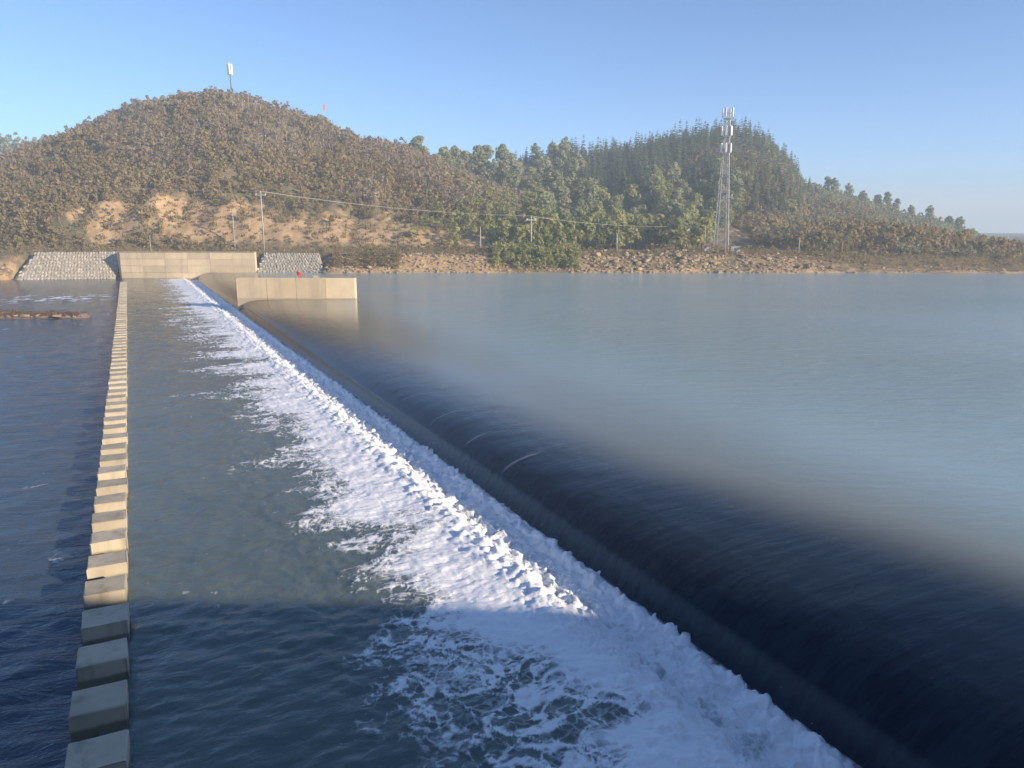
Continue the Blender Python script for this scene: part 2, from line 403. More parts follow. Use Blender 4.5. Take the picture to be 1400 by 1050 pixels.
# ------------------------------------------------------------------ water
# tail pool between the stepping blocks and the weir, with the foam of the overfall
def foam_fields(n, t):
    w1 = fbm(n * .45, t * .4, 3, 31); w2 = fbm(n * .45 + 9, t * .4 - 4, 3, 32)
    E = fbm(n * .2, t * .36, 3, 40) * 1.7 + fbm(n * .4, t * 1.3, 3, 41) * .7
    dense = sstep(4.7, 6.6, n + E)
    ridg = 1 - np.abs(fbm(n * .42 + w1 * 1.2, t * 1.2 + w2 * 1.4, 4, 50)) * 1.9
    ridg2 = 1 - np.abs(fbm(n * 1.3 + w2 * 1.6, t * 1.9 + w1 * 1.6, 3, 55)) * 1.9
    lz = sstep(2.7, 5.2, n + E * 1.25 + .9 * (1 - sstep(9, 16, t)))
    lace = np.clip(sstep(.5, .98, ridg) * .85 + sstep(.62, .98, ridg2) * .55, 0, 1.1)
    fl = sstep(.55, .8, fbm(n * 2.4, t * 3.1, 3, 60)) * .5 * sstep(-.1, .5, fbm(n * .2, t * .2, 2, 61))
    return np.clip(np.maximum(dense * .95, lace * lz * .85) + lz * .21 + fl * (1 - lz) * .55, 0, 1.15), dense, E
def build_pool():
    t = [-2.0]
    while t[-1] < 150: t.append(t[-1] + max(.032, .0040 * abs(t[-1] + 2)))
    t = np.array(t); n = np.concatenate([np.arange(-1.1, 2.6, .09), np.arange(2.6, 9.62, .034)])
    T, N = np.meshgrid(t, n, indexing='ij')
    foam, dense, E = foam_fields(N, T)
    z = .035 * fbm(N * .8, T * .9, 3, 70) + .02 * fbm(N * 2.6, T * 3.1, 3, 71)
    jet = np.exp(-((N - 8.1 - .25 * fbm(T * .4, T * 0, 2, 81)) / .55) ** 2)
    boil = sstep(6.6, 8.0, N)
    lump = np.abs(fbm(N * 1.5, T * 1.5, 4, 72, .55)); lump2 = 1 - np.abs(fbm(N * 2.0, T * 4.6, 3, 73, .6)) * 1.6
    front = np.exp(-((N - 7.35 - .35 * fbm(T * .5, T * 0 + 7, 3, 82)) / .42) ** 2)
    z += boil * (.13 * (lump - .3) + .025 * lump2)
    z -= sstep(7.4, 8.3, N) * .30 * (1 - .5 * sstep(8.9, 9.4, N))
    z += front * (.04 + .09 * np.clip(fbm(N * 2.6, T * 2.6, 4, 74, .55), -.3, .75))
    z += jet * (.15 * np.clip(fbm(N * 3.1, T * 3.1, 4, 75, .55), -.35, .75))
    z += sstep(8.6, 9.3, N) * (.06 + .07 * fbm(N * 3, T * 3, 4, 76)) - sstep(9.15, 9.5, N) * .10
    z += (foam > .3) * (1 - boil) * .018 * lump2
    gap = np.exp(-((N - 8.25) / .75) ** 2) * sstep(-.12, .4, -fbm(N * 1.9, T * 1.9, 5, 77, .6)) * .55 + sstep(9.15, 9.5, N + .25 * fbm(N * 1.5, T * 1.5, 4, 83)) * .5
    foam = np.clip(foam - gap, 0, 1.2)
    aer = sstep(5.2, 7.4, N + E)
    dn = .10 * boil * fbm(N * 2.1 + 5, T * 2.1, 3, 78); dt = .10 * boil * fbm(N * 2.1, T * 2.1 + 8, 3, 79)
    a, b = nt2uv(N + dn, T + dt)
    o = link('water_pool', mesh_np('water_pool', np.stack([a, b, z], -1).reshape(-1, 3), grid_faces(len(n), len(t)), [M_pool], {'foam': foam.ravel(), 'aerated': aer.ravel()}))
    tag(o, kind='structure')
    # spray thrown up along the boil line
    k = 20000; tt = 2 + (nr.random(k) ** 1.7) * 70; nn = 7.9 + nr.normal(0, .45, k)
    hh = np.abs(nr.normal(0, .13, k)) - .02; clump = fbm(nn * 1.2, tt * 1.6, 3, 90); keep = clump > .12
    tt, nn, hh = tt[keep], nn[keep], hh[keep] * (1 + clump[keep]); s = nr.uniform(.003, .008, len(tt))
    a, b = nt2uv(nn, tt); c = np.stack([a, b, hh], -1)
    oc = np.array([(1, 0, 0), (-1, 0, 0), (0, 1, 0), (0, -1, 0), (0, 0, 1.3), (0, 0, -1.3)]); of = np.array([(0, 2, 4), (2, 1, 4), (1, 3, 4), (3, 0, 4), (2, 0, 5), (1, 2, 5), (3, 1, 5), (0, 3, 5)])
    V = (c[:, None] + oc[None] * s[:, None, None]).reshape(-1, 3); F = (np.arange(len(c))[:, None, None] * 6 + of[None]).reshape(-1, 3)
    sp = link('spray', mesh_np('spray', V, F, [mat_plain('spray_white', (.82, .85, .88), .6, 0, .02)]))
    tag(sp, 'fine white spray droplets thrown up along the boiling foam line', 'spray', kind='stuff')
build_pool()

def build_river():
    t = [-2.0]
    while t[-1] < 170: t.append(t[-1] + max(.08, .009 * abs(t[-1] + 4)))
    n = -np.array([1.12] + list(np.cumsum([.07 * 1.018 ** i for i in range(330)]) + 1.12))
    n = n[n > -260]; T, N = np.meshgrid(np.array(t), n[::-1], indexing='ij')
    z = -.10 + .05 * fbm(N * .5, T * .6, 4, 170) + .025 * fbm(N * 1.7, T * 2, 3, 171)
    a, b = nt2uv(N, T)
    fl = sstep(.62, .85, fbm(N * 1.1, T * 1.7, 4, 160)) * sstep(0, .6, fbm(N * .12, T * .12, 2, 161)) * .5
    rapid = np.exp(-((a + 52) / 9) ** 2 - ((b - 90) / 5.5) ** 2) * sstep(.05, .45, fbm(a * .35, b * 1.1, 4, 165)) * 1.1
    rapid += np.exp(-((a + 60) / 9) ** 2 - ((b - 82) / 2) ** 2) * sstep(.1, .5, fbm(a * .3, b * 1.4, 4, 166)) * .9
    o = link('water_river', mesh_np('water_river', np.stack([a, b, z], -1).reshape(-1, 3), grid_faces(N.shape[1], len(t)), [M_river], {'foam': np.clip(fl + rapid, 0, 1).ravel()}))
    tag(o, kind='structure')
build_river()

PROF = [(9.30, -.12), (9.42, .0), (9.52, .14), (9.60, .28), (9.655, .385), (9.70, .43), (9.76, .455), (9.84, .52), (9.95, .60), (10.15, .70), (10.4, .785), (10.75, .86), (11.2, .915), (11.8, .95), (12.6, .975), (13.6, .99), (15, 1.), (17, 1.)]
STREAKS = [(20.6, 9.7, 11.6, .05), (23.7, 9.8, 11.0, .04), (27.1, 9.8, 10.9, .04), (31.0, 9.9, 10.8, .035), (19.0, 9.75, 10.3, .025), (35.0, 9.8, 10.6, .03)]
def build_lake():
    t = list(spaced(-420, 300, -6, 10, .25, 1.0001 if False else 1.02))
    t = [-70, -40, -20] + list(np.arange(-8, 12, .25))
    while t[-1] < 150: t.append(t[-1] + .25 * max(1, t[-1] / 25))
    for ts, *_r in STREAKS: t += [ts - .12, ts - .06, ts - .03, ts, ts + .03, ts + .06, ts + .12]
    t = np.unique(np.round(t + [175], 3))
    pf = np.array(PROF); n = [9.3]
    while n[-1] < 17: n.append(n[-1] + (.05 if n[-1] < 10.2 else .1))
    while n[-1] < 380: n.append(n[-1] + min(25, (n[-1] - 16.8) * .12 + .15))
    n = np.array(n); T, N = np.meshgrid(t, n, indexing='ij')
    zz = np.interp(N, pf[:, 0], pf[:, 1])
    crest = 1 - sstep(10.7, 14.4, N - 3.2 * (1 - sstep(4, 24, T)) + .35 * fbm(T * .15, T * 0, 2, 200))  # dark shallow crest; widened near the camera to paint the lake's shade darker
    ripple = sstep(11.5, 45, N) * 1.0 + .04
    zz += (1 - sstep(12, 14, N)) * sstep(9.7, 10.2, N) * .012 * fbm(N * .6, T * 1.5, 3, 201)
    st = np.zeros_like(N)
    for ts, a, b, w in STREAKS: st += np.exp(-((T - ts - (N - 10) * .08) / w) ** 2) * sstep(a - .05, a + .3, N) * (1 - sstep(b - .7, b, N))
    zz += st * .012
    foam = (1 - sstep(9.32, 9.75, N)) * 0
    a, b = nt2uv(N, T)
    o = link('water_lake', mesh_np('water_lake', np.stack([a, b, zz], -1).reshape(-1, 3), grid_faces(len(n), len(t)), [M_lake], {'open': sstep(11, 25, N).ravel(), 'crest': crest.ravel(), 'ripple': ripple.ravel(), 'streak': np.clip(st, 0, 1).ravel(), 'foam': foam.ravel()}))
    tag(o, kind='structure')
build_lake()

# weir body under the overflowing sheet
w = MB()
pts = [(9.75, -2), (9.75, .2), (10.0, .48), (10.5, .70), (11.2, .83), (12.5, .88), (14, .6), (16, -2)]
w.prism(pts, -2, 138)
weir = w.obj('weir', M_weir, rz=None, smooth=False); weir.rotation_euler = (0, 0, PSI)
weir.location = (0, 0, -.03)
tag(weir, 'long dark overflow weir crest under a smooth sheet of falling water', 'weir')

# stepping blocks -----------------------------------------------------------
ORD = 'first second third fourth fifth sixth seventh eighth ninth tenth eleventh twelfth thirteenth fourteenth fifteenth sixteenth seventeenth eighteenth nineteenth twentieth'.split()
PITCHB = 1.496
bm_var = []
for k in range(4):
    q = MB(); q.box((0, 0, -.45), (.81, .78, 1.7), 0, .03)
    for v in q.bm.verts: v.co += Vector((rnd.uniform(-.018, .018), rnd.uniform(-.018, .018), rnd.uniform(-.012, .012)))
    bm_var.append(q.data('stepping_block', M_block))
tk = 16.47 - .39
k0 = -9
for i in range(k0, 73):
    t = tk + i * PITCHB
    if t < 1.5 or t > 124.3: continue
    x, y = nt2uv(-1.07 + rnd.uniform(-.02, .02), t + rnd.uniform(-.025, .025))
    o = link('stepping_block', bm_var[(i * 7) % 4], None, (x, y, rnd.uniform(-.012, .012)), PSI + rnd.uniform(-.012, .012) + (math.pi if i % 2 else 0))
    if i < 0:
        j = -i - 1
        lab = ('grey concrete stepping block in shade, %s back from the sunlit blocks' % ORD[j]) if j else 'grey concrete stepping block in shade, right before the first sunlit block'
    elif i < 20: lab = 'pale sunlit concrete stepping block, %s beyond the shadow edge' % ORD[i]
    elif (124.3 - t) / PITCHB < 20: lab = 'small pale concrete stepping block, %s from the far abutment wall' % ORD[int((124.3 - t) / PITCHB)]
    else: lab = 'small pale stepping block in the close-packed middle stretch of the row'
    tag(o, lab, 'stepping block', 'stepping blocks in a row across the river')
sl = MB(); sl.box((-1.07, 62, -1.05), (1.1, 126, 1.6)); o = sl.obj('sill', M_weir); o.rotation_euler = (0, 0, PSI)
tag(o, 'low submerged concrete sill that the stepping blocks stand on', 'sill')

# ------------------------------------------------------------------ concrete walls
def panel_wall(root, length, z0, z1, ncol, nrow, mat, thick=.6, prefix='panel'):
    """body plus cast panels proud of its front face (local x along the wall, -y to the front)"""
    b = MB(); b.box((length / 2, thick / 2, (z0 + z1) / 2), (length, thick, z1 - z0)); b.obj('body', mat, root)
    dx = length / ncol; dz = (z1 - z0) / nrow
    for i in range(ncol):
        for j in range(nrow):
            p = MB(); dd = .06 + rnd.uniform(-.008, .008)
            p.box((dx * (i + .5), -dd / 2, z0 + dz * (j + .5)), (dx - .04, dd, dz - .045), 0, .008); p.obj(prefix, mat, root)
# far abutment
a0 = Vector((-62.6, 124.2, 0)); a1 = Vector((-40.7, 123.2, 0)); d = a1 - a0
ab = empty('abutment_wall', a0, 'long pale beige concrete wall at the far end of the weir', 'wall', None, math.atan2(d.y, d.x))
panel_wall(ab, d.length, -1.2, 4.15, 6, 5, M_conc)
c = MB(); c.box((d.length / 2, .25, 4.2), (d.length + .1, .8, .1), 0, .01); c.obj('coping', mat_concrete('coping_concrete', (.46, .36, .27), (.3, .22, .17)), ab)
wing = MB(); wing.box((.25, 1.42, 1.475), (.5, 2.84, 5.35), 0, .02)
wo = wing.obj('wing_wall', M_conc, ab); wo.location = (-.02, -.03, 0); wo.rotation_euler = (0, 0, math.radians(37))
# mid-river pier
p0 = Vector((-27.2, 76.5, 0)); p1 = Vector((-15.5, 76.2, 0)); d = p1 - p0
pier = empty('dividing_wall', p0, 'short pale concrete wall standing alone in the lake beside the weir crest', 'wall', None, math.atan2(d.y, d.x))
panel_wall(pier, d.length, -1.5, 3.08, 4, 1, M_conc_pier, .7)
nose = MB(); nose.box((-.03, .32, .75), (.10, .78, 4.5), 0, .02); nose.obj('end_face', M_conc_pier, pier)
# red flag and pale block on the pier
fl = empty('red_flag', (-21.3, 76.75, 3.08), 'small drooping red cloth flag on the lone mid-river wall', 'flag')
q = MB(); q.tube((0, 0, 0), (-.12, 0, .62), .02, .015, 6); q.obj('stick', M_steel, fl)
def cloth():
    nx, nz = 9, 9; P = []
    for j in range(nz):
        for i in range(nx):
            s = i / (nx - 1); r = j / (nz - 1)
            P.append((-.12 + .1 * r + s * .62 * (1 - .35 * r) , .05 * math.sin(s * 7 + r * 2), .66 - r * .42 - s * s * (.30 + .1 * r)))
    V = np.array(P); return mesh_np('cloth', V, grid_faces(nx, nz), [M_red])
cl = link('cloth', cloth(), fl); sm = cl.modifiers.new('thick', 'SOLIDIFY'); sm.thickness = .012
q = MB(); q.box((0, 0, .12), (.5, .35, .24), .2, .04); o = q.obj('kerb_stone', M_graystone); o.location = (-19.45, 76.6, 3.08)
tag(o, 'small pale stone lying on top of the lone mid-river wall', 'stone')

# near bank wall the photograph is taken from
nb = empty('embankment_wall', (0, .6, 0), 'concrete retaining wall and parapet of the near bank at the weir end', 'wall')
b = MB(); b.box((0, -.2, 2.0), (420, .7, 8.4)); b.obj('body', M_bankwall, nb)
b = MB(); b.box((0, -.2, 6.6), (420, .35, .85), 0, .03); b.obj('parapet', M_bankwall, nb)

# unseen low building added behind the camera to cast shade over the near water
caster = empty('shadow_caster', (0, -4, 6.2), 'long low building, an unseen shadow caster added behind the viewpoint', 'building')
q = MB(); q.prism([(-12, -.3), (-12, 5.35), (22, 5.35), (30, 5.2), (43, 4.75), (45.5, 5.0), (52, 6.3), (58, 5.2), (66, 5.2), (66, -.3)], -5, 0); q.obj('wall', M_bankwall, caster)  # roofline steps shaped to bend the shadow edge on the lake
q = MB(); q.box((17, -2.5, 5.42), (58, 5.4, .1)); rf = q.obj('roof', M_bankwall, caster); rf.scale = (.58, 1, 1); rf.location = (-4.9, 0, 0)
for k in range(12):
    q = MB(); q.box((-9 + k * 6, .03, 2.4), (1.6, .08, 1.5), 0, .01); q.obj('window', mat_plain('window_grey', (.1, .12, .14), .2) if k == 0 else bpy.data.materials['window_grey'], caster)
# stone pitching beside the abutment ------------------------------------------
def pitching(name, bl, br, tr, tl, nx, nz, label):
    bl, br, tr, tl = map(Vector, (bl, br, tr, tl))
    root = empty(name, bl, label, 'revetment', 'stone pitching on the far bank')
    def P(s, r): return (bl.lerp(br, s)).lerp(tl.lerp(tr, s), r) - bl
    nrm = (br - bl).cross(tl - bl).normalized()
    if nrm.y > 0: nrm = -nrm
    G = np.array([tuple(P(a / 16, b / 8) + nrm * rnd.uniform(-.02, .02)) for b in range(9) for a in range(17)])
    mo = link('mortar_bed', mesh_np('mortar_bed', G, grid_faces(17, 9), [M_mortar]), root); so_ = mo.modifiers.new('thick', 'SOLIDIFY'); so_.thickness = .5; so_.offset = 1 if nrm.dot((br - bl).cross(tl - bl)) < 0 else -1
    V, F, T = [], [], []
    for j in range(nz):
        for i in range(nx):
            if rnd.random() < .06: continue
            s = (i + .5 + (.5 if j % 2 else 0) + rnd.uniform(-.18, .18)) / (nx + .5); r = (j + .5 + rnd.uniform(-.18, .18)) / nz
            ws, wr = .48 / (nx + .5) * rnd.uniform(.7, 1.05), .46 / nz * rnd.uniform(.7, 1.05); k = rnd.choice((5, 6, 7)); ph = rnd.random() * 6; b0 = len(V)
            ring = [(math.cos(ph + 2 * math.pi * m / k) * rnd.uniform(.85, 1.2), math.sin(ph + 2 * math.pi * m / k) * rnd.uniform(.85, 1.2)) for m in range(k)]
            cl = lambda x: min(max(x, .002), .998)
            hh = rnd.uniform(.06, .16)
            for cx, cy in ring: V.append(P(cl(s + cx * ws), cl(r + cy * wr)) - nrm * .02)
            for cx, cy in ring: V.append(P(cl(s + cx * ws * .8), cl(r + cy * wr * .8)) + nrm * hh)
            V.append(P(cl(s), cl(r)) + nrm * (hh + .03)); ti = rnd.random(); T += [ti] * (2 * k + 1)
            for m in range(k):
                m2 = (m + 1) % k; F += [(b0 + m, b0 + m2, b0 + k + m2), (b0 + m, b0 + k + m2, b0 + k + m), (b0 + k + m, b0 + k + m2, b0 + 2 * k)]
    o = link('stones', mesh_np('stones', np.array([tuple(v) for v in V]), np.array(F), [M_graystone], {'tint': T}, False), root); o['kind'] = 'stuff'
pitching('stone_revetment', (-79.2, 122.4, -.3), (-64.0, 124.4, -.3), (-63.7, 127.6, 4.15), (-77.6, 126.8, 4.1), 30, 9, 'pale grey stone-pitched bank slope left of the long concrete wall')
pitching('stone_revetment', (-40.9, 122.6, .6), (-29.3, 121.8, .6), (-31.5, 127.2, 3.95), (-40.7, 127.6, 4.0), 22, 9, 'pale grey stone-pitched bank slope right of the long concrete wall')

# ------------------------------------------------------------------ rocks
def rock_mesh(seed, name='rock', sub=2):
    q = MB(); bmesh.ops.create_icosphere(q.bm, subdivisions=sub, radius=1)
    r = random.Random(seed); ax = [Vector((r.gauss(0, 1), r.gauss(0, 1), r.gauss(0, 1))).normalized() for _ in range(9)]; cut = [r.uniform(.55, .95) for _ in ax]
    for v in q.bm.verts:
        for a_, c_ in zip(ax, cut):
            dd = v.co.dot(a_)
            if dd > c_: v.co -= a_ * (dd - c_) * .9
        v.co += v.co.normalized() * r.uniform(-.05, .05); v.co.z *= .72
    return q.data(name, M_rock)
ROCKS = [rock_mesh(s) for s in range(6)]
bc = 0
for k in range(150):
    x = rnd.uniform(800, 1130); y = rnd.choice((rnd.uniform(344, 351), rnd.uniform(350, 371), rnd.uniform(362, 371))); v = 122.6 + (371 - y) / 26 * 9 ; u = usky(x, y, v)
    if x > 1000 and y > 356 and rnd.random() < .75: continue
    s = rnd.uniform(.22, .5) * (1.25 if y > 358 else 1)
    o = link('boulder', ROCKS[k % 6], None, (u, v, tz(u, v) + s * .2), rnd.uniform(0, 6)); o.scale = (s * rnd.uniform(.9, 1.5), s, s * rnd.uniform(.8, 1.2))
    tag(o, 'pale tan boulder lying among others on the far bank below the lattice tower', 'boulder', 'boulders on the far bank'); bc += 1
    if bc >= 95: break
for (x, y, s) in ((1137, 366, .55), (1085, 357, .5), (1168, 371, .5), (983, 370, .7), (505, 369, .45), (545, 371, .4)):
    v = 122 + (371 - y) / 26 * 9; u = usky(x, y, v)
    o = link('boulder', ROCKS[rnd.randrange(6)], None, (u, v, tz(u, v) + .12), rnd.uniform(0, 6), s); o.scale = (s * 1.3, s, s * .8)
    tag(o, 'pale tan boulder lying apart at the far waterline', 'boulder', 'boulders on the far bank')
# uncounted riprap fragments along the shore, one mesh
def scatter_rocks(name, pts, smin, smax, label, mat=M_rock):
    base = bmesh.new(); bmesh.ops.create_icosphere(base, subdivisions=1, radius=1)
    bv = np.array([tuple(v.co) for v in base.verts]); bf = np.array([[v.index for v in f.verts] for f in base.faces]); base.free()
    n = len(pts); s = smin + (smax - smin) * nr.random(n) ** 2
    jit = 1 + nr.uniform(-.3, .3, (n, len(bv), 1)); sc = np.stack([s * nr.uniform(.8, 1.6, n), s * nr.uniform(.8, 1.3, n), s * nr.uniform(.6, 1, n)], -1)
    V = np.asarray(pts)[:, None] + bv[None] * jit * sc[:, None]; F = np.arange(n)[:, None, None] * len(bv) + bf[None]
    o = link(name, mesh_np(name, V.reshape(-1, 3), F.reshape(-1, 3), [mat], {'tint': np.repeat(nr.random(n), len(bv))}, False))
    tag(o, label, 'rubble', kind='stuff')
pu = nr.uniform(-30, 80, 5200); pv = nr.uniform(121.2, 127.3, 5200)
dens = np.where(pu < -2, .75, np.where(pu < 9, .3, np.where(pu < 46, .8, .25))) * np.where((pu > 46) & (pv > 123), .4, 1)
kp = (nr.random(5200) < dens); pu, pv = pu[kp], pv[kp]
scatter_rocks('rubble', np.stack([pu, pv, terrain(pu, pv) + .02], -1), .07, .30, 'loose tan rubble and small stones along the far waterline')
pu = nr.uniform(-110, -78, 900); pv = nr.uniform(120.6, 124, 900)
scatter_rocks('rubble', np.stack([pu, pv, terrain(pu, pv) + .02], -1), .08, .3, 'loose tan rubble on the far bank left of the pitched slope')

# ------------------------------------------------------------------ gravel bar in the lower river
gx = np.linspace(-70, -38.4, 90); gy = np.linspace(64.5, 76, 46); GX, GY = np.meshgrid(gx, gy)
cy_ = 70.0 + (GX + 40) * -.12; hw = np.interp(GX, [-70, -60, -48, -42, -38.6], [2.5, 2.6, 2.2, 1.3, .1])
GZ = -.35 + .62 * np.clip(1 - ((GY - cy_) / hw) ** 2, -1, 1) + .08 * fbm(GX * .8, GY * .8, 3, 300)
t_ = NT('bar_gravel'); n_ = t_.noise(3, 5, .65, vec=t_.pos); n2_ = t_.noise(14, 4, .6, vec=t_.pos)
M_bar = t_.fin(t_.mix(t_.ramp(n2_, .35, .7), t_.mix(t_.ramp(n_, .4, .6), (.21, .145, .115), (.14, .10, .08)), (.28, .22, .18)), .9, t_.bump(n2_, .6, .08))
gb = link('ground_gravel_bar', mesh_np('ground_gravel_bar', np.stack([GX, GY, GZ], -1).reshape(-1, 3), grid_faces(90, 46), [M_bar])); gb['kind'] = 'structure'
for k in range(26):
    x = rnd.uniform(-56, -40); cyk = 70 + (x + 40) * -.12; y = cyk + rnd.uniform(-1.7, 1.2) * np.interp(x, [-48, -39], [1, .3]); s = rnd.uniform(.16, .42)
    o = link('boulder', ROCKS[k % 6], None, (x, y, .12), rnd.uniform(0, 6)); o.scale = (s * rnd.uniform(1, 2.2), s, s * .75)
    tag(o, 'pale flat stone on the low gravel bar in the lower river', 'stone', 'stones on the gravel bar')

pu = nr.uniform(-66, -38.8, 700); pv = 70 - .12 * (pu + 40) + nr.uniform(-1.7, 1.7, 700) * np.interp(pu, [-48, -38.8], [1.1, .12])
scatter_rocks('rubble', np.stack([pu, pv, np.full(700, .06)], -1), .05, .2, 'small stones scattered over the low gravel bar')
# ------------------------------------------------------------------ vegetation
def cards(c, size, nrm_bias, rg, n_per=1):
    """square leaf clumps at centres c, facing roughly along nrm_bias; returns V, F"""
    n = len(c); d = nrm_bias + rg.normal(0, .38, (n, 3)); d /= np.linalg.norm(d, axis=1)[:, None] + 1e-9
    up = rg.normal(0, 1, (n, 3)); a = np.cross(d, up); a /= np.linalg.norm(a, axis=1)[:, None] + 1e-9; b = np.cross(d, a)
    s = size * rg.uniform(.55, 1.25, n); s1 = s[:, None]; s2 = (s * rg.uniform(.5, .9, n))[:, None]
    V = np.stack([c - a * s1, c - b * s2 + d * .15 * s1, c + a * s1, c + b * s2 - d * .1 * s1], 1).reshape(-1, 3)
    return V, np.arange(n * 4).reshape(-1, 4)
def crown_points(rg, blobs, per):
    P, Nn, T = [], [], []
    for (c, r) in blobs:
        d = rg.normal(0, 1, (per, 3)); d /= np.linalg.norm(d, axis=1)[:, None]; rr = rg.uniform(.55, 1.08, per) ** .6
        p = np.array(c) + d * rr[:, None] * np.array(r); keep = d[:, 2] > -.75
        P.append(p[keep]); Nn.append(d[keep]); T.append(np.full(keep.sum(), rg.random()) * .6 + rg.random(keep.sum()) * .4)
    return np.concatenate(P), np.concatenate(Nn), np.concatenate(T)
def broadleaf(seed, h, w, nb, per, size, low=.22):
    rg = np.random.default_rng(seed); bl = []
    for k in range(nb):
        f = rg.random(); z = h * (low + .06 + f * (.86 - low)); prof = math.sin(math.pi * (.18 + .74 * f)) ** .8; an = rg.random() * 6.3; rr = w * .62 * prof * rg.random() ** .5
        r = w * rg.uniform(.26, .46) * (.6 + .5 * prof); bl.append(((math.cos(an) * rr, math.sin(an) * rr, z), (r, r, r * rg.uniform(.6, .95))))
    P, Nn, T = crown_points(rg, bl, per); Nn = Nn + np.array((0, 0, .25)); V, F = cards(P, size, Nn, rg)
    return V, F, np.repeat(T, 4), bl
def trunk_mesh(name, h, r, blobs=(), n=6):
    q = MB(); q.tube((0, 0, -.4), (0.04 * h, 0, h), r, r * .5, n)
    for c, rr in list(blobs)[:6]: q.tube((0.03 * h, 0, h * .75), c, r * .45, r * .15, 5)
    return q.data(name, M_bark, True)
def conifer(seed, h, w, tiers, per, size):
    rg = np.random.default_rng(seed); V, F, T = [], [], []
    for k in range(tiers):
        f = (k + rg.uniform(-.3, .3)) / tiers; f = min(max(f, 0), .985) ** .8; z = h * (.1 + .9 * f); R = w * (1 - f) ** .85 * rg.uniform(.8, 1.15) + .28
        m = max(4, int(per * (1 - f * .6))); tt = rg.random()
        for j in range(m):
            an = j * 6.283 / m + rg.uniform(-.3, .3) + k; L = R * rg.uniform(.7, 1.15); dx, dy = math.cos(an), math.sin(an); wd = L * rg.uniform(.28, .45); b = len(V)
            zt = z - L * rg.uniform(.15, .4)
            V += [(dx * .05, dy * .05, z + .12 * size), (dx * L * .55 - dy * wd, dy * L * .55 + dx * wd, (z + zt) / 2 - .02), (dx * L, dy * L, zt), (dx * L * .55 + dy * wd, dy * L * .55 - dx * wd, (z + zt) / 2 - .05)]
            F.append((b, b + 1, b + 2, b + 3)); ti = tt * .5 + rg.random() * .5; T += [ti] * 4
    V += [(-.06, 0, h * .93), (0, -.07, h * .95), (.06, 0, h * .93), (0, 0, h * 1.04)]; F.append((len(V) - 4, len(V) - 3, len(V) - 2, len(V) - 1)); T += [.5] * 4
    return np.array(V), np.array(F), np.array(T)

M_scrub = mat_leaf('autumn_scrub', (.38, .24, .125), (.31, .25, .11), (.49, .37, .19))
M_twig = mat_leaf('twiggy_scrub', (.38, .285, .205), (.33, .265, .17), (.49, .41, .30))
M_green = mat_leaf('broadleaf_green', (.24, .28, .10), (.34, .36, .13), (.50, .46, .20))
M_blue = mat_leaf('cool_green', (.23, .29, .16), (.32, .355, .18), (.44, .44, .25))  # leaf colour, a cooler green than broadleaf_green
M_conif = mat_leaf('conifer_green', (.13, .17, .10), (.17, .205, .105), (.24, .255, .13))
M_grass = mat_leaf('dry_grass', (.42, .31, .16), (.34, .26, .13), (.24, .22, .10))
M_scrub2 = mat_leaf('pale_olive_scrub', (.30, .29, .16), (.36, .31, .19), (.44, .41, .25))
M_yellow = mat_leaf('yellow_leaves', (.30, .2, .05), (.26, .18, .05), (.22, .17, .06))
M_redweed = mat_leaf('reddish_weed', (.26, .14, .11), (.22, .135, .10), (.20, .16, .09))

def scatter(name, protos, pts, sc, mat, label, cat, tint_of=None):
    """join many small plants into one uncounted mass"""
    n = len(pts); pick = nr.integers(0, len(protos), n); rot = nr.uniform(0, 6.283, n); VV, FF, TT = [], [], []; base = 0
    ta = nr.random(n) if tint_of is None else tint_of
    for k, (pv_, pf_, pt_) in enumerate(protos):
        idx = np.where(pick == k)[0]
        if not len(idx): continue
        c, s = np.cos(rot[idx])[:, None], np.sin(rot[idx])[:, None]; sc_ = sc[idx][:, None]
        X = (pv_[None, :, 0] * c - pv_[None, :, 1] * s) * sc_ + pts[idx, 0][:, None]; Y = (pv_[None, :, 0] * s + pv_[None, :, 1] * c) * sc_ + pts[idx, 1][:, None]
        Zz = pv_[None, :, 2] * sc_ * nr.uniform(.8, 1.2, len(idx))[:, None] + pts[idx, 2][:, None]
        VV.append(np.stack([X, Y, Zz], -1).reshape(-1, 3)); FF.append((np.arange(len(idx))[:, None, None] * len(pv_) + pf_[None]).reshape(-1, pf_.shape[1]) + base); base += len(idx) * len(pv_)
        TT.append((pt_[None] * .45 + ta[idx][:, None] * .55).ravel())
    o = link(name, mesh_np(name, np.concatenate(VV), np.concatenate(FF), [mat], {'tint': np.concatenate(TT)}, False))
    return tag(o, label, cat, kind='stuff')
def on(pu, pv, dz=0): return np.stack([pu, pv, terrain(pu, pv) + dz], -1)

